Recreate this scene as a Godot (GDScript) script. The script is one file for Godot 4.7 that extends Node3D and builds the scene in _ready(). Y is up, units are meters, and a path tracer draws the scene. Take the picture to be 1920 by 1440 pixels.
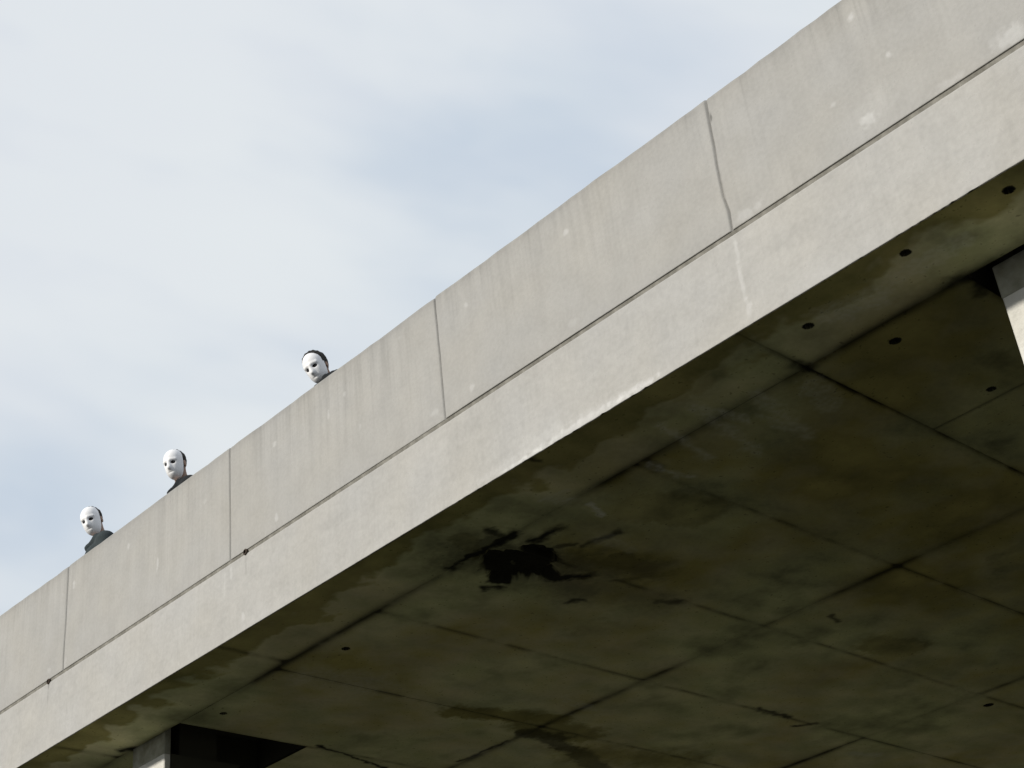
extends Node3D
# A concrete overpass seen from below, three masked people looking over its parapet.
# x runs along the bridge, y is up, z points out of the fascia towards the street; the seam between parapet and edge beam lies at y = H.
const H := 5.9
const PARAPET := 0.82
const SOFFIT := -0.505
const PITCH := 2.04
const JOINT0 := -7.32
const WALL_SPAN := 6.12
const SX0 := -11.0
const SX1 := -1.0
const SZ0 := -8.0
const SZ1 := 0.0
const SPX := 180.0
# weep and lifting holes in the soffit: x, z, radius
const HOLES := [[-2.0, -0.13, 0.0199], [-2.51, -0.14, 0.0191], [-3.11, -0.24, 0.0199], [-2.95, -0.69, 0.0216], [-2.93, -1.48, 0.0183], [-7.11, -0.71, 0.0199], [-8.39, -0.67, 0.0183], [-5.6, -5.69, 0.0291]]
# stains and painted-in light and shade on the soffit: from x, z to x, z, half width, strength
const BLACK_STAINS_SHADE := [[-5.65, -0.69, -5.59, -0.92, 0.14, 1], [-5.78, -0.83, -5.67, -1.04, 0.085, 1], [-5.47, -0.76, -5.50, -0.90, 0.085, 1], [-5.68, -0.66, -5.83, -0.86, 0.09, 1], [-5.69, -0.48, -5.48, -1.11, 0.36, 0.62], [-5.46, -1.01, -5.31, -1.52, 0.27, 0.55], [-5.71, -0.99, -5.71, -1.43, 0.26, 0.5], [-5.65, -1.38, -5.57, -1.99, 0.26, 0.35], [-5.84, -0.49, -5.46, -0.47, 0.09, 0.6], [-5.88, -0.50, -5.36, -0.52, 0.05, 1], [-5.40, -0.36, -5.43, -0.53, 0.03, 0.8], [-5.38, -0.68, -5.20, -0.69, 0.045, 1], [-5.39, -0.85, -5.30, -0.89, 0.03, 0.8], [-5.71, -1.08, -5.53, -1.30, 0.055, 1], [-5.99, -0.85, -5.94, -0.93, 0.03, 0.9], [-5.85, -1.46, -5.80, -1.51, 0.035, 0.9], [-5.28, -0.96, -5.05, -1.02, 0.035, 0.8], [-5.27, -1.25, -5.27, -1.52, 0.08, 0.5], [-5.52, -1.47, -5.42, -1.55, 0.04, 0.5], [-5.57, -1.93, -5.53, -2.05, 0.055, 0.7], [-7.73, -2.83, -7.70, -3.16, 0.1, 0.7], [-8.44, -2.80, -7.92, -2.83, 0.02, 0.75], [-7.77, -3.09, -7.87, -3.52, 0.075, 0.6], [-7.87, -3.52, -8.05, -3.91, 0.1, 0.55], [-8.62, -1.62, -8.81, -2.38, 0.02, 0.95], [-8.78, -0.55, -8.75, -1.14, 0.05, 0.8], [-9.31, -0.46, -9.25, -0.49, 0.04, 0.9], [-6.55, -4.06, -6.54, -4.43, 0.03, 0.8], [-6.65, -4.64, -6.54, -4.76, 0.03, 0.7], [-2.51, -0.51, -2.34, -0.55, 0.05, 0.8], [-2.47, -0.67, -2.37, -0.61, 0.05, 0.95], [-3.35, -0.45, -3.34, -0.53, 0.04, 0.7], [-5.15, -3.11, -5.19, -3.23, 0.02, 0.7], [-4.39, -0.55, -4.41, -0.67, 0.03, 0.6], [-4.69, -0.00, -4.69, -0.07, 0.02, 0.8]]  # the strokes beside the piers paint the shade of the bearing gaps
const BROWN_STAINS := [[-7.84, -3.53, -7.66, -4.48, 0.35, 0.8], [-7.58, -2.77, -7.58, -3.26, 0.2, 0.8], [-3.03, -0.64, -2.83, -0.78, 0.11, 0.8], [-7.64, -2.06, -7.41, -2.87, 0.12, 0.9], [-4.76, -0.89, -4.64, -1.19, 0.22, 0.6], [-4.57, -1.80, -4.36, -2.28, 0.25, 0.5], [-2.64, -0.54, -2.72, -0.87, 0.2, 0.6], [-5.29, -3.85, -5.28, -4.07, 0.2, 0.7], [-4.34, -0.17, -4.08, -0.28, 0.06, 0.6], [-3.84, -0.20, -3.62, -0.18, 0.08, 0.7], [-2.72, -0.41, -2.89, -0.78, 0.1, 0.4], [-6.09, -1.72, -6.07, -2.28, 0.15, 0.4], [-5.56, -0.32, -5.66, -0.53, 0.08, 0.7], [-3.51, -2.09, -4.00, -3.44, 0.35, 0.6], [-2.80, -1.23, -2.81, -1.39, 0.15, 0.5]]
const PALE_STAINS_HIGHLIGHTS := [[-4.10, -0.34, -4.19, -0.80, 0.03, 0.35], [-3.87, -0.32, -4.01, -0.98, 0.035, 0.3], [-3.63, -0.51, -3.75, -1.08, 0.04, 0.3], [-4.40, -0.57, -4.41, -0.80, 0.02, 0.45], [-8.18, -2.58, -8.29, -2.89, 0.1, 0.12], [-8.00, -2.95, -8.18, -3.40, 0.12, 0.15], [-4.89, -0.63, -4.94, -0.79, 0.018, 0.9], [-5.15, -0.99, -5.16, -1.23, 0.06, 0.15], [-7.57, -0.85, -7.55, -1.28, 0.2, 0.18], [-7.32, -1.92, -7.29, -2.40, 0.25, 0.12], [-4.97, -0.37, -4.93, -0.49, 0.05, 0.3], [-6.84, -5.64, -6.78, -5.86, 0.05, 0.5], [-7.07, -2.60, -7.14, -2.92, 0.05, 0.3], [-2.99, -0.25, -2.79, -0.31, 0.09, 0.3], [-2.63, -0.27, -2.32, -0.27, 0.07, 0.22], [-3.85, -0.45, -3.83, -0.67, 0.03, 0.35], [-3.75, -0.70, -3.74, -0.99, 0.03, 0.3], [-4.42, -0.65, -4.37, -0.89, 0.02, 0.35], [-3.42, -0.66, -3.48, -0.91, 0.07, 0.25], [-4.85, -0.41, -5.01, -0.37, 0.02, 0.3]]  # some streaks paint the highlights on the rippled surface
const SUN_ENERGY := 1.2
const FACE_TONE := 0.366
const SOFFIT_TONE := 1.33
# pale spots, chips and lime patches on the outer face: x, y, half width, half height, change of tone
const FACE_MARKS := [[-2.38, 0.69, 0.02, 0.025, 0.16], [-2.44, 0.12, 0.05, 0.035, 0.14], [-2.40, 0.16, 0.12, 0.09, 0.04], [-1.74, 0.07, 0.09, 0.05, 0.13], [-2.05, 0.04, 0.08, 0.025, 0.08], [-4.24, 0.63, 0.02, 0.025, 0.14], [-5.36, 0.10, 0.035, 0.03, 0.09], [-6.84, 0.61, 0.025, 0.022, 0.13], [-6.83, 0.10, 0.02, 0.03, 0.13], [-8.16, 0.34, 0.012, 0.05, 0.14], [-8.17, 0.30, 0.012, 0.02, 0.12], [-7.19, -0.41, 0.02, 0.035, 0.10], [-8.54, 0.62, 0.022, 0.025, 0.12], [-9.27, 0.63, 0.02, 0.03, 0.13], [-2.26, 0.37, 0.017, 0.02, 0.17], [-2.58, 0.31, 0.015, 0.018, 0.12], [-6.29, 0.55, 0.015, 0.03, 0.11], [-6.13, 0.61, 0.02, 0.02, 0.12], [-6.0, 0.32, 0.015, 0.02, 0.08], [-5.03, 0.62, 0.018, 0.022, 0.11], [-5.05, 0.10, 0.022, 0.03, 0.11], [-4.28, 0.08, 0.035, 0.03, 0.06], [-3.24, -0.10, 0.012, 0.09, 0.09], [-3.25, -0.27, 0.014, 0.12, 0.11], [-3.24, -0.42, 0.02, 0.05, 0.10], [-3.16, 0.05, 0.05, 0.04, 0.10], [-3.08, 0.06, 0.03, 0.03, 0.08], [-7.31, -0.08, 0.015, 0.06, 0.09], [-7.38, -0.12, 0.012, 0.08, 0.05], [-9.33, 0.06, 0.02, 0.05, 0.07], [-9.56, 0.08, 0.03, 0.03, 0.06], [-7.6, 0.55, 0.02, 0.02, 0.06], [-5.6, 0.72, 0.02, 0.012, 0.05], [-4.3, -0.487, 0.42, 0.026, 0.16], [-3.95, -0.48, 0.16, 0.022, 0.13], [-4.75, -0.493, 0.2, 0.014, 0.12], [-4.6, -0.44, 0.25, 0.05, 0.05], [-4.9, -0.47, 0.2, 0.035, 0.06], [-4.25, -0.46, 0.2, 0.03, 0.06], [-2.3, 0.55, 0.2, 0.12, -0.02], [-9.555, -0.10, 0.008, 0.10, -0.12], [-9.55, -0.04, 0.012, 0.03, -0.10], [-7.15, -0.09, 0.01, 0.09, -0.08], [-2.9, -0.2, 0.15, 0.08, -0.03], [-6.2, -0.17, 0.35, 0.035, -0.035], [-5.0, -0.12, 0.3, 0.05, -0.02], [-3.222, 0.69, 0.008, 0.035, -0.3]]

var rng := RandomNumberGenerator.new()
var taken := {}
var M := {}


func _ready():
	rng.seed = 41
	# ---- camera, sky, sun, exposure
	var cam := Camera3D.new()
	cam.name = "camera"
	cam.transform = Transform3D(Basis(Vector3(0.6765998860, -0.0987904248, -0.7296938032), Vector3(0.4410987273, 0.8478617557, 0.2942148127), Vector3(0.5896138628, -0.5209327166, 0.6172394978)), Vector3(0, H - 4.237237, 4.975358))
	cam.fov = 27.746398
	cam.near = 0.05
	cam.far = 2000.0
	add_child(cam)
	cam.current = true
	var we := WorldEnvironment.new()
	we.name = "world_environment"
	var env := Environment.new()
	env.background_mode = Environment.BG_SKY
	var sky := Sky.new()
	var pano := PanoramaSkyMaterial.new()
	pano.panorama = ImageTexture.create_from_image(sky_image())
	sky.sky_material = pano
	env.sky = sky
	env.background_energy_multiplier = 1.0
	env.tonemap_mode = Environment.TONE_MAPPER_LINEAR
	env.tonemap_exposure = 1.0
	env.sdfgi_enabled = true
	env.ssao_enabled = true
	env.ssil_enabled = true
	we.environment = env
	add_child(we)
	var sun := DirectionalLight3D.new()
	sun.name = "sun"
	sun.light_energy = SUN_ENERGY
	sun.light_color = Color(1.0, 0.975, 0.925)
	sun.light_angular_distance = 3.0
	sun.shadow_enabled = true
	var towards := Vector3(-0.24, 0.325, 0.90).normalized()
	sun.transform = Transform3D(Basis.looking_at(-towards, Vector3.UP), Vector3(0, 40, 0))
	add_child(sun)
	# ---- materials
	make_materials()
	# ---- setting
	var ground := struct("ground", slab_mesh(Vector3(-700, -0.3, -700), Vector3(700, 0, 700)), M.ground)
	ground.set_meta("label", "dark bare ground under and around the overpass")
	var road := struct("road", slab_mesh(Vector3(-300, -0.2, 1.5), Vector3(300, 0.006, 9.0)), M.asphalt)
	road.set_meta("label", "dark asphalt road beside the overpass")
	# ---- the overpass and its piers
	build_overpass()
	var p := build_pier("white concrete pier at the right edge, sunlit below the deck's shadow", Vector3(-2.155, 0, -0.585), -0.485)
	var p2 := build_pier("grey concrete pier at the lower left, its top shaded by the deck edge", Vector3(-9.08, 0, -0.526), -0.32)
	p.set_meta("group", "piers under the overpass edge")
	p2.set_meta("group", "piers under the overpass edge")
	# ---- the people
	build_people()


# ------------------------------------------------------------------ naming helpers
func numbered(called: String) -> String:
	var n: int = taken.get(called, -1) + 1
	taken[called] = n
	return called if n == 0 else "%s_%03d" % [called, n]


func thing(called: String, label: String, category: String, at := Vector3.ZERO) -> Node3D:
	var o := Node3D.new()
	o.name = numbered(called)
	add_child(o)
	o.position = at
	o.set_meta("label", label)
	o.set_meta("category", category)
	return o


func part(called: String, mesh: Mesh, mat: Material, parent: Node) -> MeshInstance3D:
	var o := MeshInstance3D.new()
	o.name = called
	o.mesh = mesh
	o.material_override = mat
	if parent.has_node(NodePath(called)):
		var n := 1
		while parent.has_node(NodePath("%s_%03d" % [called, n])):
			n += 1
		o.name = "%s_%03d" % [called, n]
	parent.add_child(o, true)
	return o


func struct(called: String, mesh: Mesh, mat: Material) -> MeshInstance3D:
	var o := part(called, mesh, mat, self)
	o.set_meta("kind", "structure")
	return o


# ------------------------------------------------------------------ sky
func noise(s: int, freq: float, oct := 3) -> FastNoiseLite:
	var n := FastNoiseLite.new()
	n.seed = s
	n.noise_type = FastNoiseLite.TYPE_SIMPLEX_SMOOTH
	n.frequency = freq
	n.fractal_octaves = oct
	n.fractal_type = FastNoiseLite.FRACTAL_FBM if oct > 1 else FastNoiseLite.FRACTAL_NONE
	return n


func sky_image() -> Image:
	# thin layered cloud over pale blue; brighter veils and greyer gaps lie in the air at directions of their own
	var w := 2048
	var h := 1024
	var im := Image.create(w, h, false, Image.FORMAT_RGBF)
	var big := noise(5, 1.3, 3)
	var mid := noise(9, 3.2, 4)
	var warp := noise(14, 2.0, 2)
	var wisp := noise(17, 7.0, 4)
	var blue := Vector3(0.545, 0.63, 0.735)
	var white := Vector3(0.765, 0.808, 0.838)
	var lilac := Vector3(0.685, 0.72, 0.80)
	var gaps := [[Vector3(-0.545, 0.655, -0.526), 0.115, 0.27], [Vector3(-0.50, 0.63, -0.60), 0.13, 0.18], [Vector3(-0.80, 0.455, -0.40), 0.075, 0.66], [Vector3(-0.575, 0.63, -0.52), 0.06, 0.12], [Vector3(-0.43, 0.66, -0.61), 0.12, 0.10]]
	var veils := [[Vector3(-0.70, 0.60, -0.40), 0.18, 0.28], [Vector3(-0.68, 0.54, -0.50), 0.16, 0.24], [Vector3(-0.60, 0.69, -0.38), 0.13, 0.16], [Vector3(-0.825, 0.405, -0.40), 0.05, 0.5], [Vector3(-0.45, 0.72, -0.53), 0.08, 0.18]]
	for y in h:
		var th := PI * (y + 0.5) / h
		var dy := cos(th)
		var s := sin(th)
		for x in w:
			var ph := TAU * (x + 0.5) / w
			var d := Vector3(sin(ph) * s, dy, -cos(ph) * s)
			if dy < -0.06:
				im.set_pixel(x, y, Color(0.06, 0.06, 0.055))
				continue
			var wv := warp.get_noise_3dv(d)
			var q := Vector3(d.x * 1.0 + wv * 0.16, d.y * 2.0 + d.x * 0.9, d.z + wv * 0.16)
			var c := 0.66 + 0.34 * big.get_noise_3dv(q) + 0.38 * mid.get_noise_3dv(q) + 0.20 * wisp.get_noise_3dv(Vector3(q.x * 0.8, q.y * 1.5, q.z * 0.8))
			var fray := 0.8 * mid.get_noise_3dv(q * 1.7) + 0.5 * warp.get_noise_3dv(q * 2.2)
			for g in gaps:
				var r: float = d.distance_to(g[0]) / g[1] + fray
				if r < 3.0:
					c -= g[2] * exp(-r * r)
			for v in veils:
				var r2: float = d.distance_to(v[0]) / v[1] + fray
				if r2 < 3.0:
					c += v[2] * exp(-r2 * r2)
			c = clampf(c, 0.0, 1.0)
			var hz := exp(-maxf(dy, 0.0) * 5.0)
			c = lerpf(c, 0.85, hz)
			var col := blue.lerp(white, smoothstep(0.0, 1.0, c))
			var lil := clampf(0.25 + 0.9 * mid.get_noise_3dv(q * 0.6 + Vector3(7, 3, 1)), 0.0, 0.6)
			col = col.lerp(lilac, lil * (1.0 - absf(c - 0.6) * 1.2) * 0.7)
			im.set_pixel(x, y, Color(col.x, col.y, col.z))
	return im


# ------------------------------------------------------------------ mesh helpers
func slab_mesh(lo: Vector3, hi: Vector3, bevel := 0.0) -> ArrayMesh:
	var st := SurfaceTool.new()
	st.begin(Mesh.PRIMITIVE_TRIANGLES)
	if bevel <= 0.0:
		var b := BoxMesh.new()
		b.size = hi - lo
		st.append_from(b, 0, Transform3D(Basis(), (lo + hi) * 0.5))
		return st.commit()
	# a box with its upright edges chamfered
	var out := [Vector2(lo.x + bevel, lo.z), Vector2(hi.x - bevel, lo.z), Vector2(hi.x, lo.z + bevel), Vector2(hi.x, hi.z - bevel), Vector2(hi.x - bevel, hi.z), Vector2(lo.x + bevel, hi.z), Vector2(lo.x, hi.z - bevel), Vector2(lo.x, lo.z + bevel)]
	st.set_smooth_group(-1)
	var n := out.size()
	for i in n:
		var a: Vector2 = out[i]
		var b2: Vector2 = out[(i + 1) % n]
		var v := [Vector3(a.x, lo.y, a.y), Vector3(b2.x, lo.y, b2.y), Vector3(b2.x, hi.y, b2.y), Vector3(a.x, hi.y, a.y)]
		for k in [0, 1, 2, 0, 2, 3]:
			st.add_vertex(v[k])
	for i in range(1, n - 1):
		for k in [0, i, i + 1]:
			st.add_vertex(Vector3(out[k].x, hi.y, out[k].y))
		for k in [0, i + 1, i]:
			st.add_vertex(Vector3(out[k].x, lo.y, out[k].y))
	st.generate_normals()
	return st.commit()


func lattice(nu: int, nv: int, p: PackedVector3Array, uv: PackedVector2Array, probe: int, outward: Vector3) -> ArrayMesh:
	# a sheet of nu x nv points (index = u * nv + v), smooth normals; outward says which way the point number probe faces
	var nr := PackedVector3Array()
	nr.resize(p.size())
	var idx := PackedInt32Array()
	idx.resize((nu - 1) * (nv - 1) * 6)
	var k := 0
	for i in nu - 1:
		for j in nv - 1:
			var a := i * nv + j
			var b := a + nv
			var n1 := (p[b] - p[a]).cross(p[a + 1] - p[a])
			var n2 := (p[b + 1] - p[b]).cross(p[a + 1] - p[b])
			nr[a] += n1
			nr[b] += n1 + n2
			nr[a + 1] += n1 + n2
			nr[b + 1] += n2
			idx[k] = a
			idx[k + 1] = a + 1
			idx[k + 2] = b
			idx[k + 3] = b
			idx[k + 4] = a + 1
			idx[k + 5] = b + 1
			k += 6
	var flip := nr[probe].dot(outward) < 0.0
	for i in nr.size():
		nr[i] = (-nr[i] if flip else nr[i]).normalized()
	if flip:
		for i in range(0, idx.size(), 3):
			var t := idx[i + 1]
			idx[i + 1] = idx[i + 2]
			idx[i + 2] = t
	var arr := []
	arr.resize(Mesh.ARRAY_MAX)
	arr[Mesh.ARRAY_VERTEX] = p
	arr[Mesh.ARRAY_NORMAL] = nr
	arr[Mesh.ARRAY_TEX_UV] = uv
	arr[Mesh.ARRAY_INDEX] = idx
	var m := ArrayMesh.new()
	m.add_surface_from_arrays(Mesh.PRIMITIVE_TRIANGLES, arr)
	m.surface_get_format(0)
	return with_tangents(m)


func with_tangents(m: ArrayMesh) -> ArrayMesh:
	var st := SurfaceTool.new()
	st.create_from(m, 0)
	st.generate_tangents()
	return st.commit()


func steps(a: float, b: float, by: float, extra := []) -> PackedFloat32Array:
	# sorted sample positions between a and b: fine ones at both ends for the joint, every `by`, and the extra ones
	var l := [a, b]
	for e in [0.004, 0.008, 0.014, 0.03]:
		l.append(a + e)
		l.append(b - e)
	var n := maxi(1, int(round((b - a) / by)))
	for i in range(1, n):
		l.append(lerpf(a, b, float(i) / n))
	for e in extra:
		if e > a + 0.014 and e < b - 0.014:
			l.append(e)
	l.sort()
	var out := PackedFloat32Array()
	for v in l:
		if out.is_empty() or v - out[-1] > 0.0012:
			out.append(v)
	out[-1] = b
	return out


# ------------------------------------------------------------------ materials
func srgb8(v: float) -> int:
	return int(clampf(pow(clampf(v, 0.0, 1.0), 1.0 / 2.2), 0.0, 1.0) * 255.0 + 0.5)


func plain(c: Color, rough := 0.9) -> StandardMaterial3D:
	var m := StandardMaterial3D.new()
	m.albedo_color = c.linear_to_srgb()
	m.roughness = rough
	m.metallic_specular = 0.3
	return m


func tri_noise(m: StandardMaterial3D, s: int, lo: Color, hi: Color, scale: float, bump: float):
	var n := noise(s, 0.02, 5)
	var t := NoiseTexture2D.new()
	t.width = 512
	t.height = 512
	t.seamless = true
	t.noise = n
	var g := Gradient.new()
	g.set_color(0, lo.linear_to_srgb())
	g.set_color(1, hi.linear_to_srgb())
	t.color_ramp = g
	m.albedo_texture = t
	m.albedo_color = Color.WHITE
	if bump > 0.0:
		var b := NoiseTexture2D.new()
		b.width = 512
		b.height = 512
		b.seamless = true
		b.noise = noise(s + 1, 0.05, 5)
		b.as_normal_map = true
		b.bump_strength = 4.0
		m.normal_enabled = true
		m.normal_texture = b
		m.normal_scale = bump
	m.uv1_triplanar = true
	m.uv1_world_triplanar = true
	m.uv1_scale = Vector3.ONE * scale


func make_materials():
	M.ground = plain(Color(0.05, 0.047, 0.036))
	tri_noise(M.ground, 3, Color(0.06, 0.057, 0.041), Color(0.098, 0.094, 0.068), 0.3, 0.4)
	M.asphalt = plain(Color(0.05, 0.05, 0.05))
	tri_noise(M.asphalt, 8, Color(0.042, 0.042, 0.042), Color(0.06, 0.06, 0.058), 0.5, 0.4)
	M.concrete = plain(Color(0.36, 0.345, 0.31))
	tri_noise(M.concrete, 21, Color(0.32, 0.305, 0.27), Color(0.40, 0.385, 0.35), 0.4, 0.4)
	M.pier = plain(Color(0.6, 0.59, 0.56))
	tri_noise(M.pier, 33, Color(0.55, 0.54, 0.50), Color(0.68, 0.67, 0.64), 0.55, 0.5)
	M.shade_black = plain(Color(0.05, 0.048, 0.035))  # near-black: shade of the recess and pier sides put into the colour
	M.seam_grey = plain(Color(0.22, 0.21, 0.185))  # darker grey backing that draws the seam line
	tri_noise(M.seam_grey, 27, Color(0.13, 0.124, 0.108), Color(0.25, 0.24, 0.215), 1.5, 0.3)
	M.cap = plain(Color(0.33, 0.33, 0.27))  # olive-grey of a dirty top, with the deck's shade in the colour
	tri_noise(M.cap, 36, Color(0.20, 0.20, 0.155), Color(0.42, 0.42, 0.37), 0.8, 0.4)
	M.rust = plain(Color(0.06, 0.045, 0.035), 0.8)
	M.face = []
	for k in 2:
		M.face.append(face_material(JOINT0 - 2.0 * PITCH + WALL_SPAN * k + PITCH * 0.0, 100 + k))
	M.soffit = soffit_material()
	M.skin = plain(Color(0.30, 0.20, 0.155), 0.6)
	M.mask = plain(Color(0.80, 0.80, 0.82), 0.42)
	M.dark_hair = plain(Color(0.022, 0.02, 0.018), 0.75)
	M.eye = plain(Color(0.012, 0.012, 0.014), 0.5)  # near-black: the shade behind the mask holes is in this colour
	M.slate_cloth = plain(Color(0.036, 0.046, 0.05), 0.95)
	tri_noise(M.slate_cloth, 51, Color(0.03, 0.039, 0.043), Color(0.047, 0.058, 0.062), 3.0, 0.5)
	M.black_cloth = plain(Color(0.018, 0.02, 0.022), 0.95)
	M.shoe = plain(Color(0.02, 0.018, 0.016), 0.6)


func face_material(xa: float, s: int) -> StandardMaterial3D:
	# weathered cast concrete of the outer face, WALL_SPAN metres of it
	var w := 2048
	var ppm := w / WALL_SPAN
	var top := 0.85
	var h := int(1.37 * ppm)
	var add := PackedFloat32Array()
	add.resize(w * h)
	var rag := noise(s + 7, 18.0, 3)
	for mk in FACE_MARKS:
		var x0 := int((mk[0] - mk[2] * 2.2 - xa) * ppm)
		var x1 := int((mk[0] + mk[2] * 2.2 - xa) * ppm)
		var y0 := int((top - mk[1] - mk[3] * 2.2) * ppm)
		var y1 := int((top - mk[1] + mk[3] * 2.2) * ppm)
		for j in range(maxi(y0, 0), mini(y1, h)):
			for i in range(maxi(x0, 0), mini(x1, w)):
				var px := xa + i / ppm
				var py := top - j / ppm
				var r := Vector2((px - mk[0]) / mk[2], (py - mk[1]) / mk[3]).length() + 0.55 * rag.get_noise_2d(px, py)
				add[j * w + i] += 1.5 * mk[4] * (1.0 - smoothstep(0.35, 1.25, r))
	var big := noise(s, 0.9, 3)
	var mid := noise(31, 4.5, 4)
	var fine := noise(32, 30.0, 3)
	var strk := noise(33, 1.0, 3)
	var tint := noise(34, 1.6, 2)
	var rnd := RandomNumberGenerator.new()
	rnd.seed = s
	var data := PackedByteArray()
	data.resize(w * h * 3)
	var hgt := PackedByteArray()
	hgt.resize(w * h)
	var k := 0
	for j in h:
		var y := top - j / ppm
		var upper := y > 0.0
		var drip := exp(-maxf(PARAPET - y, 0.0) / 0.22)
		var crust := exp(-maxf(PARAPET - y, 0.0) / 0.035)
		var low := exp(-(y + 0.505) / 0.03) if not upper else 0.0
		for i in w:
			var x := xa + i / ppm
			var m := mid.get_noise_2d(x, y)
			var f := fine.get_noise_2d(x, y)
			var b := big.get_noise_2d(x, y)
			var st := strk.get_noise_2d(x * 9.0, y * 0.45 + 3.0)
			var st2 := strk.get_noise_2d(x * 30.0, y * 0.9 + 40.0)
			var a := 1.0 + 0.05 * b + 0.065 * m + 0.06 * f + (0.05 * mid.get_noise_2d(x * 3.1, y * 3.1) if not upper else 0.0) + rnd.randf_range(-0.018, 0.018)
			if upper:
				var run := maxf(st * 0.9 + 0.12, 0.0) + 0.7 * maxf(st2, 0.0)
				a *= 0.93 - 0.145 * run * (0.3 + 1.2 * drip) * clampf(0.75 + 1.4 * b, 0.2, 1.7) + 0.02 * maxf(-st2, 0.0)
				a *= 1.0 - crust * (0.15 + 0.22 * clampf(m + 0.5, 0.0, 1.0))
			else:
				a *= 1.02 - 0.05 * maxf(st2, 0.0) - 0.05 * maxf(mid.get_noise_2d(x * 0.7, y * 4.0 + 9.0), 0.0)
				a += low * 0.06
				if x > -3.2:
					var fl := absf(y + 0.335 + 0.012 * b) / 0.006
					a -= 0.035 * exp(-fl * fl)
			# dirt that runs along the upright joints
			if upper:
				var jd := absf(fposmod(x - JOINT0 + PITCH * 0.5, PITCH) - PITCH * 0.5 + 0.006 * m) / (0.008 + 0.006 * maxf(b, 0.0))
				if jd < 3.0:
					a -= 0.16 * exp(-jd * jd) * clampf(0.8 + m, 0.3, 1.0)
			var sd := absf(y - 0.012) / 0.02
			if sd < 3.0:
				a -= 0.05 * exp(-sd * sd) * clampf(0.5 + m, 0.0, 1.0)
			var hg := 0.5 + 0.22 * f + 0.12 * m + rnd.randf_range(-0.05, 0.05)
			if f > 0.52 and m > 0.1:
				a -= 0.10
				hg -= 0.3
			a += add[k]
			var tn := tint.get_noise_2d(x, y)
			var pale := clampf(add[k] * 4.0, 0.0, 1.0)
			a *= FACE_TONE
			data[k * 3] = srgb8(a * (1.0 + 0.01 * tn))
			data[k * 3 + 1] = srgb8(a * lerpf(0.980, 0.99, pale))
			data[k * 3 + 2] = srgb8(a * lerpf(0.942 - 0.02 * tn, 0.975, pale))
			hgt[k] = int(clampf(hg, 0.0, 1.0) * 255.0)
			k += 1
	var mt := StandardMaterial3D.new()
	mt.albedo_texture = ImageTexture.create_from_image(Image.create_from_data(w, h, false, Image.FORMAT_RGB8, data))
	var bump := Image.create_from_data(w, h, false, Image.FORMAT_L8, hgt)
	bump.convert(Image.FORMAT_RGBA8)
	bump.bump_map_to_normal_map(2.0)
	mt.normal_enabled = true
	mt.normal_texture = ImageTexture.create_from_image(bump)
	mt.normal_scale = 0.35
	mt.roughness = 0.9
	mt.metallic_specular = 0.3
	return mt


func stamp(layer: PackedFloat32Array, w: int, h: int, stains: Array, rag: FastNoiseLite, gain: float, soft := true):
	for s in stains:
		var a := Vector2(s[0], s[1])
		var b := Vector2(s[2], s[3])
		var r: float = s[4]
		var reach := r * 2.1 + 0.05
		var lo := Vector2(minf(a.x, b.x) - reach, minf(a.y, b.y) - reach)
		var hi := Vector2(maxf(a.x, b.x) + reach, maxf(a.y, b.y) + reach)
		for j in range(maxi(0, int((lo.y - SZ0) * SPX)), mini(h, int((hi.y - SZ0) * SPX))):
			for i in range(maxi(0, int((lo.x - SX0) * SPX)), mini(w, int((hi.x - SX0) * SPX))):
				var p := Vector2(SX0 + i / SPX, SZ0 + j / SPX)
				var bend := 0.012 + 0.022 * minf(1.0, r / 0.03) if r < 0.1 else 0.045
				var pw := p + bend * Vector2(rag.get_noise_2d(p.x * 1.4, p.y * 1.4 + 20.0), rag.get_noise_2d(p.x * 1.4 + 50.0, p.y * 1.4))
				var q := Geometry2D.get_closest_point_to_segment(pw, a, b)
				var d := pw.distance_to(q) / r + (0.5 if r < 0.06 else 0.22) * rag.get_noise_2d(p.x * 1.1, p.y * 1.7) + 0.18 * rag.get_noise_2d(p.x * 4.0, p.y * 4.0)
				var v: float = s[5] * gain * (1.0 - smoothstep(0.0 if r < 0.06 else (0.55 if r < 0.25 else 0.0), 1.75 if r < 0.06 else (1.25 if r < 0.25 else 1.1), d))
				if not soft:
					v = 1.2 * (1.0 - smoothstep(1.0, 1.12, p.distance_to(a) / r))
					if v < layer[j * w + i]:
						continue
				var k := j * w + i
				layer[k] = maxf(layer[k], v) if soft else v


func col_lines() -> Array:
	return [-19.08, -18.04, -17.0, -15.96, -14.92, -13.88, -12.84, -11.8, -10.34, -9.30, -8.68, -7.58, -6.56, -5.50, -4.45, -3.34, -2.45, -1.30, -0.26, 0.78, 1.82, 2.86, 3.9, 4.94, 5.98, 7.02]


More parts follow.
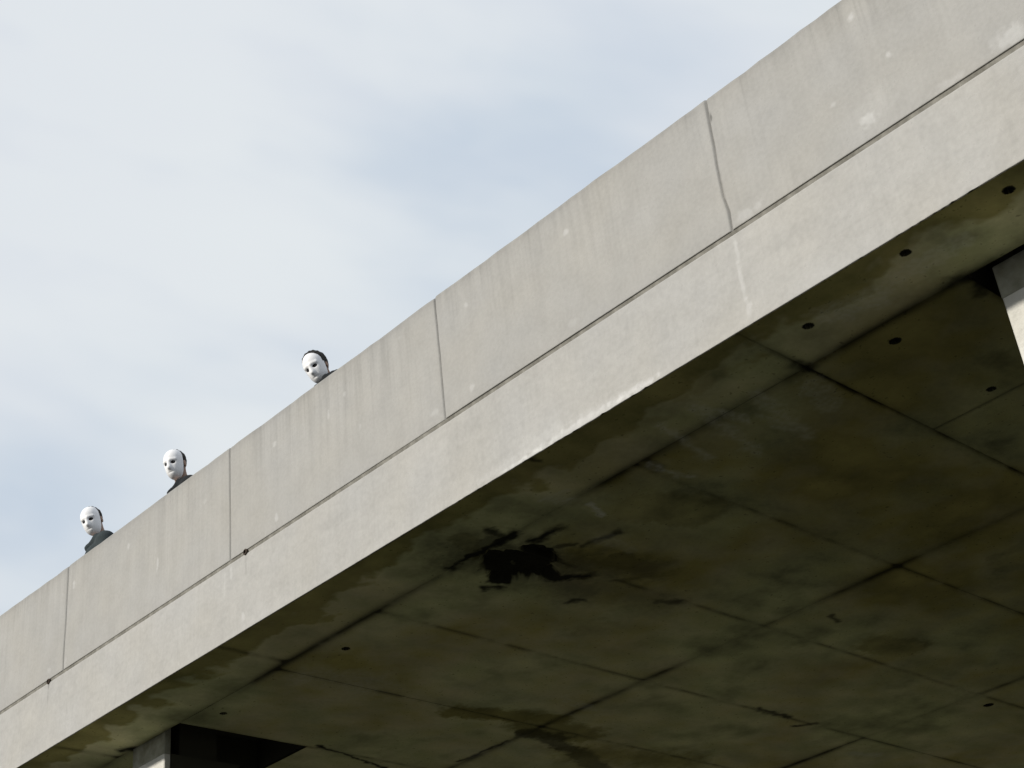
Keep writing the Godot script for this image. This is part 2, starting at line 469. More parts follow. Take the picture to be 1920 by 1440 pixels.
func soffit_material() -> StandardMaterial3D:
	# board-marked soffit: damp green-grey cement film, brown run-off, black staining round the spalled patch, shade painted in holes and gaps, lime, painted ripple highlights
	var w := int((SX1 - SX0) * SPX)
	var h := int((SZ1 - SZ0) * SPX)
	var black := PackedFloat32Array()
	black.resize(w * h)
	var brown := PackedFloat32Array()
	brown.resize(w * h)
	var light := PackedFloat32Array()
	light.resize(w * h)
	var rag := noise(61, 5.0, 4)
	stamp(black, w, h, BLACK_STAINS_SHADE, rag, 1.0)
	var hole_shade := []  # hole interiors painted black, for the shade inside them
	for hl in HOLES:
		hole_shade.append([hl[0], hl[1], hl[0] + 0.001, hl[1], hl[2] * 1.28, 1.0])
	stamp(black, w, h, hole_shade, rag, 1.0, false)
	stamp(brown, w, h, BROWN_STAINS, rag, 0.8)
	stamp(light, w, h, PALE_STAINS_HIGHLIGHTS, rag, 1.0)
	var big := noise(62, 0.55, 3)
	var mid := noise(63, 2.4, 4)
	var fine := noise(64, 22.0, 3)
	var str_ := noise(65, 1.0, 4)
	var rnd := RandomNumberGenerator.new()
	rnd.seed = 7
	var cols := col_lines()
	var data := PackedByteArray()
	data.resize(w * h * 3)
	# the distance to the nearest cross joint, once per column of texels
	var cj := PackedFloat32Array()
	cj.resize(w)
	var side := PackedFloat32Array()
	side.resize(w)
	for i in w:
		var x := SX0 + i / SPX
		cj[i] = 9.0
		for c in cols:
			cj[i] = minf(cj[i], absf(x - c))
		side[i] = minf(minf(absf(x + 3.34), absf(x + 7.46)), absf(x + 9.45))
	var green := Vector3(0.36, 0.372, 0.205)
	var grey := Vector3(0.38, 0.355, 0.225)
	var rust := Vector3(0.145, 0.128, 0.030)
	var soot_shade := Vector3(0.004, 0.004, 0.003)  # colour of the black stains and of the shade painted in holes
	var lime := Vector3(0.46, 0.47, 0.42)
	var k := 0
	for j in h:
		var z := SZ0 + j / SPX
		var strip := z > -0.52
		var rl := 9.0
		for r in [-0.52, -2.85, -5.4]:
			rl = minf(rl, absf(z - r))
		for i in w:
			var x := SX0 + i / SPX
			var b := big.get_noise_2d(x, z)
			var m := mid.get_noise_2d(x, z)
			var f := fine.get_noise_2d(x, z)
			var sk := str_.get_noise_2d(x * 2.6, z * 1.5)
			var br := clampf(0.10 + 0.95 * b + 0.5 * m + 0.5 * smoothstep(-6.8, -4.0, x) * (0.25 if strip else 1.0), 0.0, 0.85)  # browner towards larger x, less so on the edge strip
			br = maxf(br, brown[k] * 1.15)
			if strip:
				# run-off band along the drip edge with a ragged inner border
				var edge := z + 0.20 + 0.26 * m + 0.14 * b
				br = maxf(br * 0.6, 0.78 * smoothstep(-0.06, 0.05, edge))
			var col := green.lerp(grey, clampf(0.5 + b * 1.2 + sk * 0.5, 0.0, 1.0)).lerp(rust, br)
			col *= 1.10 + 0.44 * m + 0.30 * sk + 0.40 * b - 0.2 * smoothstep(-6.8, -4.0, x) + 0.08 * f + rnd.randf_range(-0.03, 0.03)  # overall tone drops towards larger x
			# dirt held in the joints
			var jl := (rl + 0.008 * m) / 0.042
			var cl := ((cj[i] if not strip else side[i]) + 0.008 * m) / (0.024 if not strip else 0.03)
			var dirt := 0.55 * exp(-jl * jl) * clampf(0.75 + 1.1 * b + 0.5 * m, 0.25, 1.0) + 0.55 * exp(-cl * cl) * clampf(0.55 + 1.6 * m, 0.05, 1.0)
			if not strip and (x > -3.34):
				var zl := absf(z + 1.58 + 0.01 * m) / 0.013
				dirt += 0.5 * exp(-zl * zl)
			dirt *= 1.0 - 0.65 * smoothstep(-4.5, -4.1, x) * (1.0 - smoothstep(-2.7, -2.4, z))
			var crack := absf(x + 3.34 + 0.006 * m) / 0.009
			if z < -0.5 and crack < 3.0:
				dirt += 0.7 * exp(-crack * crack) * clampf(1.15 + 0.4 * z + m, 0.2, 1.0)
			var halo := 0.35 * exp(-rl / 0.06) * clampf(0.6 + b + m, 0.0, 1.0)
			col *= 1.0 - clampf(dirt + halo, 0.0, 0.9)
			col = col.lerp(soot_shade, clampf(black[k] * (1.0 + 0.3 * sk), 0.0, 0.97))
			col = col.lerp(lime, clampf(light[k] * (0.7 + 0.5 * f), 0.0, 0.8))
			if f > 0.55 and m > 0.0:
				col *= 0.55
			col *= SOFFIT_TONE
			data[k * 3] = srgb8(col.x)
			data[k * 3 + 1] = srgb8(col.y)
			data[k * 3 + 2] = srgb8(col.z)
			k += 1
	var mt := StandardMaterial3D.new()
	mt.albedo_texture = ImageTexture.create_from_image(Image.create_from_data(w, h, false, Image.FORMAT_RGB8, data))
	mt.roughness = 0.95
	mt.metallic_specular = 0.12
	return mt


# ------------------------------------------------------------------ the overpass
var warp_n: FastNoiseLite
var rip_n: FastNoiseLite
var edge_n: FastNoiseLite


func joint_offset(j: int, y: float) -> float:
	# the upright joints were cast by hand: each wanders, one of them more than the rest
	var amp := 0.026 if j == 2 else 0.004
	return amp * warp_n.get_noise_2d(j * 7.3, y * 5.0)


func parapet_mesh(j: int, dy: float, dz: float) -> ArrayMesh:
	var x0 := JOINT0 + PITCH * j
	var x1 := x0 + PITCH
	var xs := steps(x0, x1, 0.085)
	var prof := [Vector2(-0.03, 0.014), Vector2(-0.003, 0.014), Vector2(-0.001, 0.0155), Vector2(0, 0.020), Vector2(0, 0.12), Vector2(0, 0.22), Vector2(0, 0.32), Vector2(0, 0.42), Vector2(0, 0.52), Vector2(0, 0.62), Vector2(0, 0.72), Vector2(0, 0.795), Vector2(-0.002, 0.808), Vector2(-0.008, 0.817), Vector2(-0.018, 0.82), Vector2(-0.05, 0.821), Vector2(-0.185, 0.822), Vector2(-0.2, 0.81), Vector2(-0.2, 0.4), Vector2(-0.2, 0.0)]
	var nv := prof.size()
	var xa := wall_start(j)
	var p := PackedVector3Array()
	var uv := PackedVector2Array()
	for x in xs:
		var e := minf(x - x0, x1 - x)
		var inset := 0.0
		if e < 0.0035:
			inset = 0.012
		elif e < 0.0075:
			inset = 0.008
		elif e < 0.0135:
			inset = 0.002
		for v in prof:
			var side := joint_offset(j, v.y) * exp(-(x - x0) / 0.05) + joint_offset(j + 1, v.y) * exp(-(x1 - x) / 0.05)
			var wob := 0.0
			var z: float = v.x
			if v.x > -0.1:
				z += dz - inset + 0.0025 * warp_n.get_noise_2d(x * 0.9, v.y * 2.0)
			if v.y > 0.7:
				wob = dy + 0.0055 * warp_n.get_noise_1d(x * 0.8 + 30.0) + 0.0045 * edge_n.get_noise_1d(x * 2.0) - 0.012 * maxf(0.0, edge_n.get_noise_1d(x * 5.0 + 90.0) - 0.3)
			p.append(Vector3(x + side, H + v.y + wob, z))
			uv.append(Vector2((x + side - xa) / WALL_SPAN, (0.85 - v.y) / 1.37))
	return lattice(xs.size(), nv, p, uv, (xs.size() / 2) * nv + 6, Vector3(0, 0, 1))


func wall_start(j: int) -> float:
	# the two face textures alternate every three panels
	var block := floori((j + 2) / 3.0)
	return JOINT0 + PITCH * (block * 3 - 2)


func wall_index(j: int) -> int:
	return posmod(floori((j + 2) / 3.0), 2)


func beam_mesh(j: int) -> ArrayMesh:
	# one precast length of edge beam is one parapet panel long; the arris along its foot is chipped
	var x0 := JOINT0 + PITCH * j
	var x1 := x0 + PITCH
	var xs := steps(x0, x1, 0.022)
	var prof := [Vector2(-0.2, -0.012), Vector2(-0.006, -0.012), Vector2(-0.001, -0.014), Vector2(0, -0.020), Vector2(0, -0.12), Vector2(0, -0.22), Vector2(0, -0.32), Vector2(0, -0.42), Vector2(0, -0.462), Vector2(0, -0.478), Vector2(0, -0.488), Vector2(0, -0.501), Vector2(-0.001, -0.5045), Vector2(-0.003, -0.505), Vector2(-0.006, -0.505), Vector2(-0.009, -0.505), Vector2(-0.009, -0.46)]
	var nv := prof.size()
	var xa := wall_start(j)
	var p := PackedVector3Array()
	var uv := PackedVector2Array()
	for x in xs:
		var rough := 0.35 + exp(-pow((x + 4.55) / 0.75, 2.0)) * 1.5 + 0.9 * exp(-pow((x + 2.2) / 0.4, 2.0))
		var chip := maxf(0.0, edge_n.get_noise_1d(x * 6.0) - 0.14) * 0.014 * rough
		var wav := 0.0016 * rough * edge_n.get_noise_1d(x * 1.7 + 50.0)
		for v in prof:
			var q := Vector3(x, H + v.y, v.x)
			q.z += 0.002 * warp_n.get_noise_2d(x * 0.7, v.y * 2.0 + 9.0) if v.x > -0.03 else 0.0
			var near := clampf(1.0 - (v.y + 0.505) / 0.025, 0.0, 1.0)
			q.y += (chip * 0.7 + wav) * near
			if v.x > -0.0025:
				q.z -= minf(chip * near * 0.6, 0.005)
			p.append(q)
			uv.append(Vector2((x - xa) / WALL_SPAN, (0.85 - v.y) / 1.37))
	return lattice(xs.size(), nv, p, uv, (xs.size() / 2) * nv + 5, Vector3(0, 0, 1))


func seg_dist(s: Array, x: float, z: float) -> float:
	var p := Vector2(x, z)
	return p.distance_to(Geometry2D.get_closest_point_to_segment(p, Vector2(s[0], s[1]), Vector2(s[2], s[3]))) / float(s[4])


func soffit_mesh(x0: float, x1: float, z0: float, z1: float, lift: float, by: float) -> ArrayMesh:
	# a cast panel: rounded arrises into the joints, the holes left by the lifting gear, the broken patch
	var ex := []
	var ez := []
	var holes := []
	for hl in HOLES:
		if hl[0] > x0 and hl[0] < x1 and hl[1] > z0 and hl[1] < z1:
			holes.append(hl)
			for t in range(-9, 10):
				ex.append(hl[0] + t * hl[2] / 6.0)
				ez.append(hl[1] + t * hl[2] / 6.0)
	var broken := x0 < -5.4 and x1 > -5.9 and z1 > -1.2
	if broken:
		for t in 44:
			ex.append(-5.95 + t * 0.0145)
			ez.append(-1.2 + t * 0.0175)
	var xs := steps(x0, x1, by, ex)
	var zs := steps(z0, z1, by, ez)
	var open_edge := z1 > -0.05
	var nv := zs.size()
	var p := PackedVector3Array()
	var uv := PackedVector2Array()
	for x in xs:
		var e0 := minf(x - x0, x1 - x)
		for z in zs:
			var e := minf(e0, z - z0)
			if not open_edge:
				e = minf(e, z1 - z)
			var y := SOFFIT + lift
			var deep := 1.0 if absf(x + 3.34) < 0.02 else 0.28
			if e < 0.0035:
				y += 0.011 * deep
			elif e < 0.0075:
				y += 0.007 * deep
			elif e < 0.0135:
				y += 0.002
			else:
				y += 0.0028 * warp_n.get_noise_2d(x * 0.7, z * 0.7 + 20.0)
				var rip := exp(-pow((x + 3.95) / 0.55, 2.0) - pow((z + 0.95) / 0.45, 2.0))
				y += (0.0012 + 0.0075 * rip) * rip_n.get_noise_2d(x * 2.6 + z * 0.9, z * 0.9)
				if broken:
					var d := 9.0
					for n in 3:
						d = minf(d, seg_dist(BLACK_STAINS_SHADE[n], x, z))
					d += 0.45 * edge_n.get_noise_2d(x * 3.0, z * 3.0)
					y += (0.045 + 0.02 * edge_n.get_noise_2d(x * 7.0, z * 7.0)) * (1.0 - smoothstep(0.6, 1.15, d))
				for hl in holes:
					var r := Vector2(x - hl[0], z - hl[1]).length() / float(hl[2])
					if r < 1.3:
						y += 0.2 * (1.0 - smoothstep(0.9, 1.04, r))
			p.append(Vector3(x, H + y, z))
			uv.append(Vector2((x - SX0) / (SX1 - SX0), (z - SZ0) / (SZ1 - SZ0)))
	return lattice(xs.size(), nv, p, uv, (xs.size() / 2) * nv + nv / 2, Vector3.DOWN)


func bolt_mesh() -> ArrayMesh:
	# a short rusted tie sleeve with a hollow end, pointing out of the seam
	var st := SurfaceTool.new()
	st.begin(Mesh.PRIMITIVE_TRIANGLES)
	st.set_smooth_group(-1)
	var prof := [Vector2(0.020, -0.03), Vector2(0.020, 0.008), Vector2(0.017, 0.011), Vector2(0.012, 0.011), Vector2(0.011, -0.02), Vector2(0.0, -0.02)]
	for i in 14:
		var a := TAU * i / 14.0
		var b := TAU * (i + 1) / 14.0
		for k in prof.size() - 1:
			var q := []
			for w in [[k, a], [k + 1, a], [k + 1, b], [k, b]]:
				q.append(Vector3(cos(w[1]) * prof[w[0]].x, sin(w[1]) * prof[w[0]].x, prof[w[0]].y))
			for n in [0, 1, 2, 0, 2, 3]:
				st.add_vertex(q[n])
	st.generate_normals()
	return st.commit()


func build_overpass():
	warp_n = noise(71, 1.0, 3)
	rip_n = noise(72, 1.0, 2)
	edge_n = noise(73, 4.0, 3)
	var o := thing("concrete_overpass", "weathered grey concrete overpass with jointed parapet and dark stained underside", "overpass")
	for j in range(-6, 7):
		var near := j >= -2 and j <= 3
		part("parapet_panel", parapet_mesh(j, rng.randf_range(-0.0025, 0.0025) if near else 0.0, rng.randf_range(-0.0025, 0.0015)), M.face[wall_index(j)], o)
	for j in range(-6, 7):
		part("edge_beam", beam_mesh(j), M.face[wall_index(j)], o)
	for at in [Vector2(-9.55, -0.004), Vector2(-7.15, -0.001)]:
		var bolt := part("tie_sleeve", bolt_mesh(), M.rust, o)
		bolt.position = Vector3(at.x, H + at.y, -0.002)
	var xa := JOINT0 - PITCH * 6.0
	var xb := JOINT0 + PITCH * 7.0
	part("deck_upstand", slab_mesh(Vector3(xa, H - 0.25, -0.195), Vector3(xb, H + 0.0135, -0.007)), M.seam_grey, o)
	part("deck_slab", slab_mesh(Vector3(xa, H - 0.25, -10.9), Vector3(xb, H - 0.1, -0.197)), M.asphalt, o)
	part("far_parapet", slab_mesh(Vector3(xa, H - 0.505, -11.2), Vector3(xb, H + 0.82, -10.905)), M.concrete, o)
	# the strip along the edge, in lengths of two parapet panels
	var ends := [-19.56, -15.7, -11.58, -9.45, -7.46, -3.34, 0.78, 4.9, 6.96]
	for k in ends.size() - 1:
		part("soffit_edge_panel", soffit_mesh(ends[k], ends[k + 1], -0.52, -0.010, 0.0, 0.07 if k >= 2 and k <= 5 else 0.3), M.soffit, o)
	# the panels between the edge strip and the far parapet
	var cols := col_lines()
	var rows := [[-0.52, -2.85], [-2.85, -5.4], [-5.4, -8.0], [-8.0, -10.9]]
	for c in cols.size() - 1:
		var x0: float = cols[c]
		var x1: float = cols[c + 1]
		for r in rows.size():
			var by := 0.09 if x0 > -11.0 and x1 < -1.0 and r < 2 else 0.3
			var lift := rng.randf_range(-0.002, 0.002)
			var z1: float = rows[r][0]
			if r == 0 and (is_equal_approx(x0, -9.30) or is_equal_approx(x0, -2.45)):
				pocket(o, x0, x1)
				z1 = -1.58
			elif r == 0 and is_equal_approx(x0, -3.34):
				part("soffit_panel", soffit_mesh(x0, x1, -1.58, -0.52, lift, by), M.soffit, o)
				z1 = -1.58
			part("soffit_panel", soffit_mesh(x0, x1, rows[r][1], z1, lift, by), M.soffit, o)


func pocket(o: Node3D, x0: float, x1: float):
	# the open bearing recess over a pier: four walls up to the slab, its shade painted near-black
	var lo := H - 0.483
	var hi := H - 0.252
	part("recess_wall", slab_mesh(Vector3(x0 - 0.03, lo, -1.61), Vector3(x0 - 0.001, hi, -0.49)), M.shade_black, o)
	part("recess_wall", slab_mesh(Vector3(x1 + 0.001, lo, -1.61), Vector3(x1 + 0.03, hi, -0.49)), M.shade_black, o)
	part("recess_wall", slab_mesh(Vector3(x0, lo, -1.61), Vector3(x1, hi, -1.582)), M.shade_black, o)
	part("recess_wall", slab_mesh(Vector3(x0, lo, -0.518), Vector3(x1, hi, -0.49)), M.shade_black, o)
	part("recess_ceiling", slab_mesh(Vector3(x0, hi - 0.02, -1.579), Vector3(x1, hi - 0.0005, -0.521)), M.shade_black, o)


func build_pier(label: String, at: Vector3, top: float) -> Node3D:
	# a pale rendered front on a concrete shaft with its shade painted near-black; the origin lies at the foot of the front
	var o := thing("bridge_pier", label, "pier", at)
	part("front_facing", slab_mesh(Vector3(-0.2, 0.141, -0.05), Vector3(0.2, H - 0.651, 0.0), 0.006), M.pier, o)
	part("front_shaded_top", slab_mesh(Vector3(-0.203, H - 0.65, -0.05), Vector3(0.203, H + top, 0.002), 0.006), M.cap, o)  # top length of the front, deck shade put into its darker colour
	part("shaft", slab_mesh(Vector3(-0.19, 0.141, -0.62), Vector3(0.19, H - 0.64, -0.051), 0.012), M.shade_black, o)
	part("bearing", slab_mesh(Vector3(-0.15, H - 0.6395, -0.45), Vector3(0.15, H - 0.275, -0.15)), M.shade_black, o)
	part("footing", slab_mesh(Vector3(-0.5, 0.0, -0.9), Vector3(0.5, 0.14, 0.3), 0.02), M.concrete, o)
	return o


# ------------------------------------------------------------------ people
func cap(p: Vector3, a: Vector3, b: Vector3, ra: float, rb: float) -> float:
	var ab := b - a
	var t := clampf((p - a).dot(ab) / maxf(ab.length_squared(), 1e-9), 0.0, 1.0)
	return p.distance_to(a + ab * t) - lerpf(ra, rb, t)


func ell(p: Vector3, c: Vector3, r: Vector3) -> float:
	var q := p - c
	var k0 := (q / r).length()
	var k1 := (q / (r * r)).length()
	return k0 * (k0 - 1.0) / maxf(k1, 1e-6)


func smin(a: float, b: float, k: float) -> float:
	var h := maxf(k - absf(a - b), 0.0) / k
	return minf(a, b) - h * h * k * 0.25


func nets(lo: Vector3, n: Vector3i, cell: float, f: PackedFloat32Array) -> ArrayMesh:
	# surface nets: one vertex in each cell that the surface crosses, one quad round each crossed edge
	var nx := n.x
	var ny := n.y
	var nz := n.z
	var sy := nz
	var sx := ny * nz
	var ids := PackedInt32Array()
	ids.resize(f.size())
	ids.fill(-1)
	var vs := PackedVector3Array()
	var off := [0, 1, sy, sy + 1, sx, sx + 1, sx + sy, sx + sy + 1]
	var edges := [[0, 1], [2, 3], [4, 5], [6, 7], [0, 2], [1, 3], [4, 6], [5, 7], [0, 4], [1, 5], [2, 6], [3, 7]]
	for x in nx - 1:
		for y in ny - 1:
			var base := x * sx + y * sy
			for z in nz - 1:
				var b := base + z
				var v0 := f[b]
				if absf(v0) > cell * 2.5:
					continue
				var neg := 0
				for k in 8:
					if f[b + off[k]] < 0.0:
						neg += 1
				if neg == 0 or neg == 8:
					continue
				var sum := Vector3.ZERO
				var cnt := 0
				for e in edges:
					var fa: float = f[b + off[e[0]]]
					var fb: float = f[b + off[e[1]]]
					if (fa < 0.0) != (fb < 0.0):
						var t := fa / (fa - fb)
						var i0: int = e[0]
						var i1: int = e[1]
						var pa := Vector3(i0 >> 2, (i0 >> 1) & 1, i0 & 1)
						var pb := Vector3(i1 >> 2, (i1 >> 1) & 1, i1 & 1)
						sum += pa.lerp(pb, t)
						cnt += 1
				ids[b] = vs.size()
				vs.append(lo + (Vector3(x, y, z) + sum / cnt) * cell)
	var nr := PackedVector3Array()
	nr.resize(vs.size())
	var idx := PackedInt32Array()
	for x in range(1, nx - 1):
		for y in range(1, ny - 1):
			for z in range(1, nz - 1):
				var b := x * sx + y * sy + z
				if ids[b] < 0 and absf(f[b]) > cell * 2.5:
					continue
				for ax in 3:
					var st: int = [sx, sy, 1][ax]
					var inside := f[b] < 0.0
					if inside == (f[b + st] < 0.0):
						continue
					var u: int = [sy, 1, sx][ax]
					var w: int = [1, sx, sy][ax]
					var q := [ids[b], ids[b - u], ids[b - u - w], ids[b - w]]
					if q[0] < 0 or q[1] < 0 or q[2] < 0 or q[3] < 0:
						continue
					var outw := Vector3.ZERO
					outw[ax] = 1.0 if inside else -1.0
					var fn := (vs[q[2]] - vs[q[0]]).cross(vs[q[3]] - vs[q[1]])
					if fn.dot(outw) < 0.0:
						fn = -fn
						q = [q[3], q[2], q[1], q[0]]
					for k in q:
						nr[k] += fn
					# clockwise seen from outside
					idx.append_array(PackedInt32Array([q[0], q[2], q[1], q[0], q[3], q[2]]))
	for i in nr.size():
		nr[i] = nr[i].normalized()
	var arr := []
	arr.resize(Mesh.ARRAY_MAX)
	arr[Mesh.ARRAY_VERTEX] = vs
	arr[Mesh.ARRAY_NORMAL] = nr
	arr[Mesh.ARRAY_INDEX] = idx
	var m := ArrayMesh.new()
	m.add_surface_from_arrays(Mesh.PRIMITIVE_TRIANGLES, arr)
	return m


func bones_mesh(bones: Array, cell: float, k: float) -> ArrayMesh:
	var lo := Vector3.ONE * 9.0
	var hi := Vector3.ONE * -9.0
	for b in bones:
		var r: float = maxf(b[2], b[3]) + cell * 3.0
		lo = lo.min(b[0] - Vector3.ONE * r).min(b[1] - Vector3.ONE * r)
		hi = hi.max(b[0] + Vector3.ONE * r).max(b[1] + Vector3.ONE * r)
	var n := Vector3i((hi - lo) / cell) + Vector3i(2, 2, 2)
	var f := PackedFloat32Array()
	f.resize(n.x * n.y * n.z)
	f.fill(1.0)
	for b in bones:
		var r: float = maxf(b[2], b[3]) + k + cell * 3.0
		var a0 := Vector3i(((b[0].min(b[1]) - Vector3.ONE * r - lo) / cell)).clamp(Vector3i.ZERO, n - Vector3i.ONE)
		var a1 := Vector3i(((b[0].max(b[1]) + Vector3.ONE * r - lo) / cell)).clamp(Vector3i.ZERO, n - Vector3i.ONE)
		for x in range(a0.x, a1.x + 1):
			for y in range(a0.y, a1.y + 1):
				var base := (x * n.y + y) * n.z
				for z in range(a0.z, a1.z + 1):
					var d := cap(lo + Vector3(x, y, z) * cell, b[0], b[1], b[2], b[3])
					f[base + z] = smin(f[base + z], d, k)
	return nets(lo, n, cell, f)


func field_mesh(lo: Vector3, hi: Vector3, cell: float, fn: Callable) -> ArrayMesh:
	var n := Vector3i((hi - lo) / cell) + Vector3i(2, 2, 2)
	var f := PackedFloat32Array()
	f.resize(n.x * n.y * n.z)
	var k := 0
	for x in n.x:
		for y in n.y:
			for z in n.z:
				f[k] = fn.call(lo + Vector3(x, y, z) * cell)
				k += 1
	return nets(lo, n, cell, f)


# head space: eyes at y = 0, the face towards +z, the pivot between the ears
func skull(p: Vector3) -> float:
	var d := ell(p, Vector3(0, 0.035, -0.008), Vector3(0.076, 0.088, 0.096))
	d = smin(d, ell(p, Vector3(0, -0.055, 0.022), Vector3(0.056, 0.062, 0.066)), 0.05)
	return d


func head_field(p: Vector3) -> float:
	var d := skull(p)
	var q := Vector3(absf(p.x), p.y, p.z)
	d = smin(d, cap(q, Vector3(0, 0.0, 0.086), Vector3(0, -0.036, 0.104), 0.009, 0.013), 0.02)
	d = smin(d, ell(q, Vector3(0.079, -0.012, -0.008), Vector3(0.009, 0.031, 0.019)), 0.008)
	d = smin(d, cap(q, Vector3(0.0, -0.066, 0.083), Vector3(0.02, -0.068, 0.078), 0.008, 0.005), 0.012)
	d = maxf(d, -(ell(q, Vector3(0.031, 0.0, 0.098), Vector3(0.016, 0.010, 0.014))))
	d = smin(d, cap(q, Vector3(0.0, -0.05, -0.025), Vector3(0, -0.15, -0.045), 0.055, 0.056), 0.03)
	return d


func mask_field(p: Vector3) -> float:
	# a moulded white full-face mask: smooth brow, two eye holes, a shallow nose
	var q := Vector3(absf(p.x), p.y, p.z)
	var d := ell(q, Vector3(0, 0.032, 0.004), Vector3(0.087, 0.100, 0.107))
	d = smin(d, ell(q, Vector3(0, -0.062, 0.03), Vector3(0.066, 0.072, 0.078)), 0.06)
	d = smin(d, cap(q, Vector3(0, 0.012, 0.104), Vector3(0, -0.038, 0.121), 0.007, 0.012), 0.03)
	d = smin(d, cap(q, Vector3(0.015, 0.026, 0.105), Vector3(0.055, 0.024, 0.084), 0.006, 0.005), 0.02)
	d += 0.006 * exp(-pow((q.x - 0.033) / 0.02, 2.0) - pow((q.y - 0.0) / 0.016, 2.0)) if p.z > 0.05 else 0.0
	d += 0.004 * exp(-pow(q.x / 0.026, 2.0) - pow((q.y + 0.078) / 0.006, 2.0)) if p.z > 0.05 else 0.0
	d = maxf(d, -(d + 0.007))
	d = maxf(d, 0.018 - p.z - 0.20 * clampf(p.y - 0.04, 0.0, 0.1))
	var eye := Vector2((q.x - 0.033) / 0.0165, (q.y + 0.05 * (q.x - 0.033)) / 0.0125).length() - 1.0
	if p.z > 0.03:
		d = maxf(d, -eye * 0.012)
	return d


func hair_field(p: Vector3) -> float:
	var d := ell(p, Vector3(0, 0.033, -0.010), Vector3(0.087, 0.101, 0.106))
	d += 0.0035 * sin(p.x * 160.0 + p.y * 60.0) * sin(p.z * 120.0 + p.y * 90.0)
	d = maxf(d, p.z - 0.032 - 0.4 * maxf(p.y - 0.06, 0.0))
	d = maxf(d, -0.03 - p.y - maxf(-p.z + 0.01, 0.0) * 1.0)
	return maxf(d, -(skull(p) + 0.006))


func mirror(bones: Array) -> Array:
	var out := []
	for b in bones:
		out.append(b)
		if absf(b[0].x) > 0.001 or absf(b[1].x) > 0.001:
			out.append([Vector3(-b[0].x, b[0].y, b[0].z), Vector3(-b[1].x, b[1].y, b[1].z), b[2], b[3]])
	return out


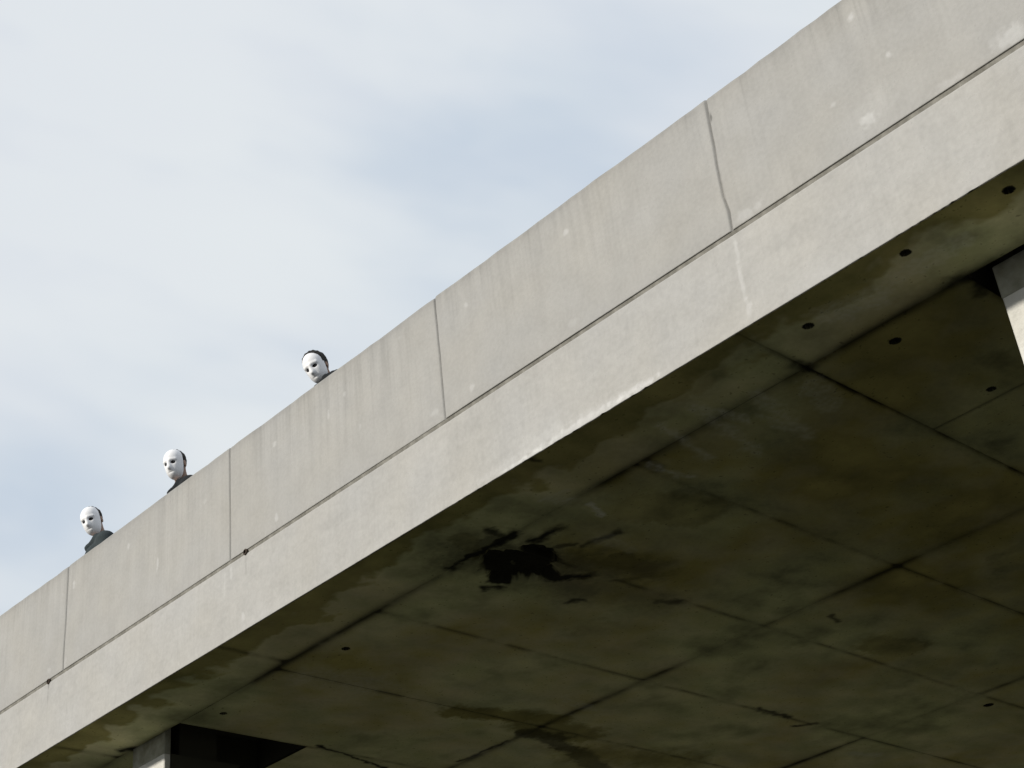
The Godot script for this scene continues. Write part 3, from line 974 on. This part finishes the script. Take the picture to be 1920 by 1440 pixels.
func build_people():
	var neck := Vector3(0, 1.50, -0.035)
	var torso := mirror([
		[Vector3(0.07, 1.33, -0.04), Vector3(0.06, 1.05, -0.02), 0.105, 0.095],
		[Vector3(0.05, 1.02, -0.02), Vector3(0.07, 0.90, -0.01), 0.10, 0.10],
		[Vector3(0.03, 1.455, -0.05), Vector3(0.165, 1.43, -0.05), 0.05, 0.055],
		[Vector3(0.18, 1.42, -0.05), Vector3(0.235, 1.14, -0.05), 0.05, 0.042],
		[Vector3(0.235, 1.14, -0.05), Vector3(0.165, 0.96, 0.10), 0.042, 0.030],
		[Vector3(0.165, 0.96, 0.10), Vector3(0.135, 0.89, 0.115), 0.028, 0.032],
		[Vector3(0.15, 0.89, 0.118), Vector3(0.148, 0.84, 0.105), 0.010, 0.008],
		[Vector3(0.135, 0.885, 0.12), Vector3(0.13, 0.825, 0.105), 0.010, 0.008],
		[Vector3(0.118, 0.885, 0.12), Vector3(0.112, 0.835, 0.105), 0.010, 0.008],
		[Vector3(0.105, 0.89, 0.118), Vector3(0.098, 0.85, 0.105), 0.009, 0.007],
		[Vector3(0.115, 0.925, 0.118), Vector3(0.09, 0.895, 0.128), 0.011, 0.009],
		[Vector3(0, 1.43, -0.05), Vector3(0, 1.53, -0.03), 0.058, 0.046]])
	var legs := mirror([
		[Vector3(0.09, 0.90, -0.01), Vector3(0.10, 0.50, 0.01), 0.088, 0.058],
		[Vector3(0.10, 0.50, 0.01), Vector3(0.115, 0.09, -0.03), 0.056, 0.040],
		[Vector3(0.115, 0.045, -0.05), Vector3(0.135, 0.03, 0.12), 0.040, 0.028]])
	var figure := bones_mesh(torso + legs, 0.018, 0.03)
	var jacket_bones := mirror([
		[Vector3(0.075, 1.33, -0.04), Vector3(0.065, 1.05, -0.02), 0.127, 0.122],
		[Vector3(0.06, 1.02, -0.02), Vector3(0.08, 0.84, -0.01), 0.125, 0.128],
		[Vector3(0.04, 1.47, -0.055), Vector3(0.17, 1.445, -0.05), 0.068, 0.076],
		[Vector3(0.19, 1.425, -0.05), Vector3(0.24, 1.14, -0.05), 0.073, 0.062],
		[Vector3(0.24, 1.14, -0.05), Vector3(0.165, 0.95, 0.10), 0.060, 0.055],
		[Vector3(0.15, 0.94, 0.11), Vector3(0.115, 0.85, 0.11), 0.052, 0.050],
		[Vector3(0.072, 1.505, 0.0), Vector3(0.08, 1.545, -0.06), 0.026, 0.026],
		[Vector3(0.08, 1.54, -0.06), Vector3(0.0, 1.56, -0.115), 0.026, 0.028],
		[Vector3(0.072, 1.505, 0.0), Vector3(0.0, 1.44, 0.045), 0.026, 0.024]])
	var jacket := bones_mesh(jacket_bones, 0.012, 0.025)
	var trousers := bones_mesh(mirror([
		[Vector3(0.085, 0.92, -0.01), Vector3(0.10, 0.50, 0.012), 0.108, 0.078],
		[Vector3(0.10, 0.50, 0.012), Vector3(0.115, 0.09, -0.028), 0.078, 0.062]]), 0.018, 0.03)
	var shoes := bones_mesh(mirror([[Vector3(0.115, 0.05, -0.06), Vector3(0.138, 0.042, 0.14), 0.05, 0.042]]), 0.016, 0.02)
	var head := field_mesh(Vector3(-0.105, -0.17, -0.13), Vector3(0.105, 0.145, 0.13), 0.0045, head_field)
	var mask := field_mesh(Vector3(-0.112, -0.155, -0.05), Vector3(0.112, 0.155, 0.145), 0.0035, mask_field)
	var hair := field_mesh(Vector3(-0.105, -0.16, -0.135), Vector3(0.105, 0.155, 0.085), 0.0045, hair_field)
	var eyeball := SphereMesh.new()
	eyeball.radius = 0.019
	eyeball.height = 0.038
	eyeball.radial_segments = 16
	eyeball.rings = 8
	# where the eyes are, how tall, turn of the body, turn, nod and tilt of the head, lean of the body
	var folk := [
		["person in dark slate jacket and white mask, lowest and leftmost on the parapet", Vector3(-9.888, H + 1.52, -0.413), 0.975, -15.0, 47.0, 20.0, 12.0, 0.0, M.slate_cloth, 0.975, 0.012, -0.025],
		["person in white mask and black jacket, middle of three peering over the parapet", Vector3(-8.774, H + 1.52, -0.449), 0.965, -13.0, 37.0, 16.0, 4.0, 0.0, M.black_cloth, 0.97, 0.0, -0.02],
		["dark-haired person in white mask, rightmost of three, head bent low behind the parapet", Vector3(-6.98, H + 1.39, -0.413), 0.945, -12.0, 32.0, 26.0, 14.0, 2.0, M.black_cloth, 1.06, 0.03, 0.0]]
	for q in folk:
		var s: float = q[2]
		var hx := Transform3D(Basis.from_euler(Vector3(deg_to_rad(q[5]), deg_to_rad(q[4]), deg_to_rad(q[6]))), Vector3(q[11], 1.615, q[10]))
		hx.basis = hx.basis.scaled(Vector3.ONE * 0.94)
		var turn := Basis.from_euler(Vector3(deg_to_rad(q[7]), deg_to_rad(q[3]), 0)).scaled(Vector3.ONE * s)
		var eye_at: Vector3 = turn * (hx * Vector3(0, 0, 0.115))
		var root: Vector3 = q[1] - eye_at
		root.y = H - 0.098
		var o := thing("person", q[0], "person", root)
		o.set_meta("group", "people looking over the parapet")
		o.basis = turn
		# what is left between the measured eye height and the standing height goes into the neck
		var rest: Vector3 = turn.inverse() * (q[1] - (root + eye_at))
		hx.origin += rest
		var st := SurfaceTool.new()
		st.begin(Mesh.PRIMITIVE_TRIANGLES)
		st.append_from(figure, 0, Transform3D.IDENTITY)
		st.append_from(head, 0, hx)
		part("body", st.commit(), M.skin, o)
		part("jacket", jacket, q[8], o)
		part("trousers", trousers, M.black_cloth, o)
		part("shoes", shoes, M.shoe, o)
		var hr := part("hair", hair, M.dark_hair, o)
		hr.transform = hx * Transform3D(Basis().scaled(Vector3.ONE * float(q[9])), Vector3(0, 0.004, 0.0))
		var mk := part("mask", mask, M.mask, o)
		mk.transform = hx
		for sx in [-1.0, 1.0]:
			var ey := part("eye", eyeball, M.eye, o)
			ey.transform = hx * Transform3D(Basis(), Vector3(0.033 * sx, 0.0, 0.079))
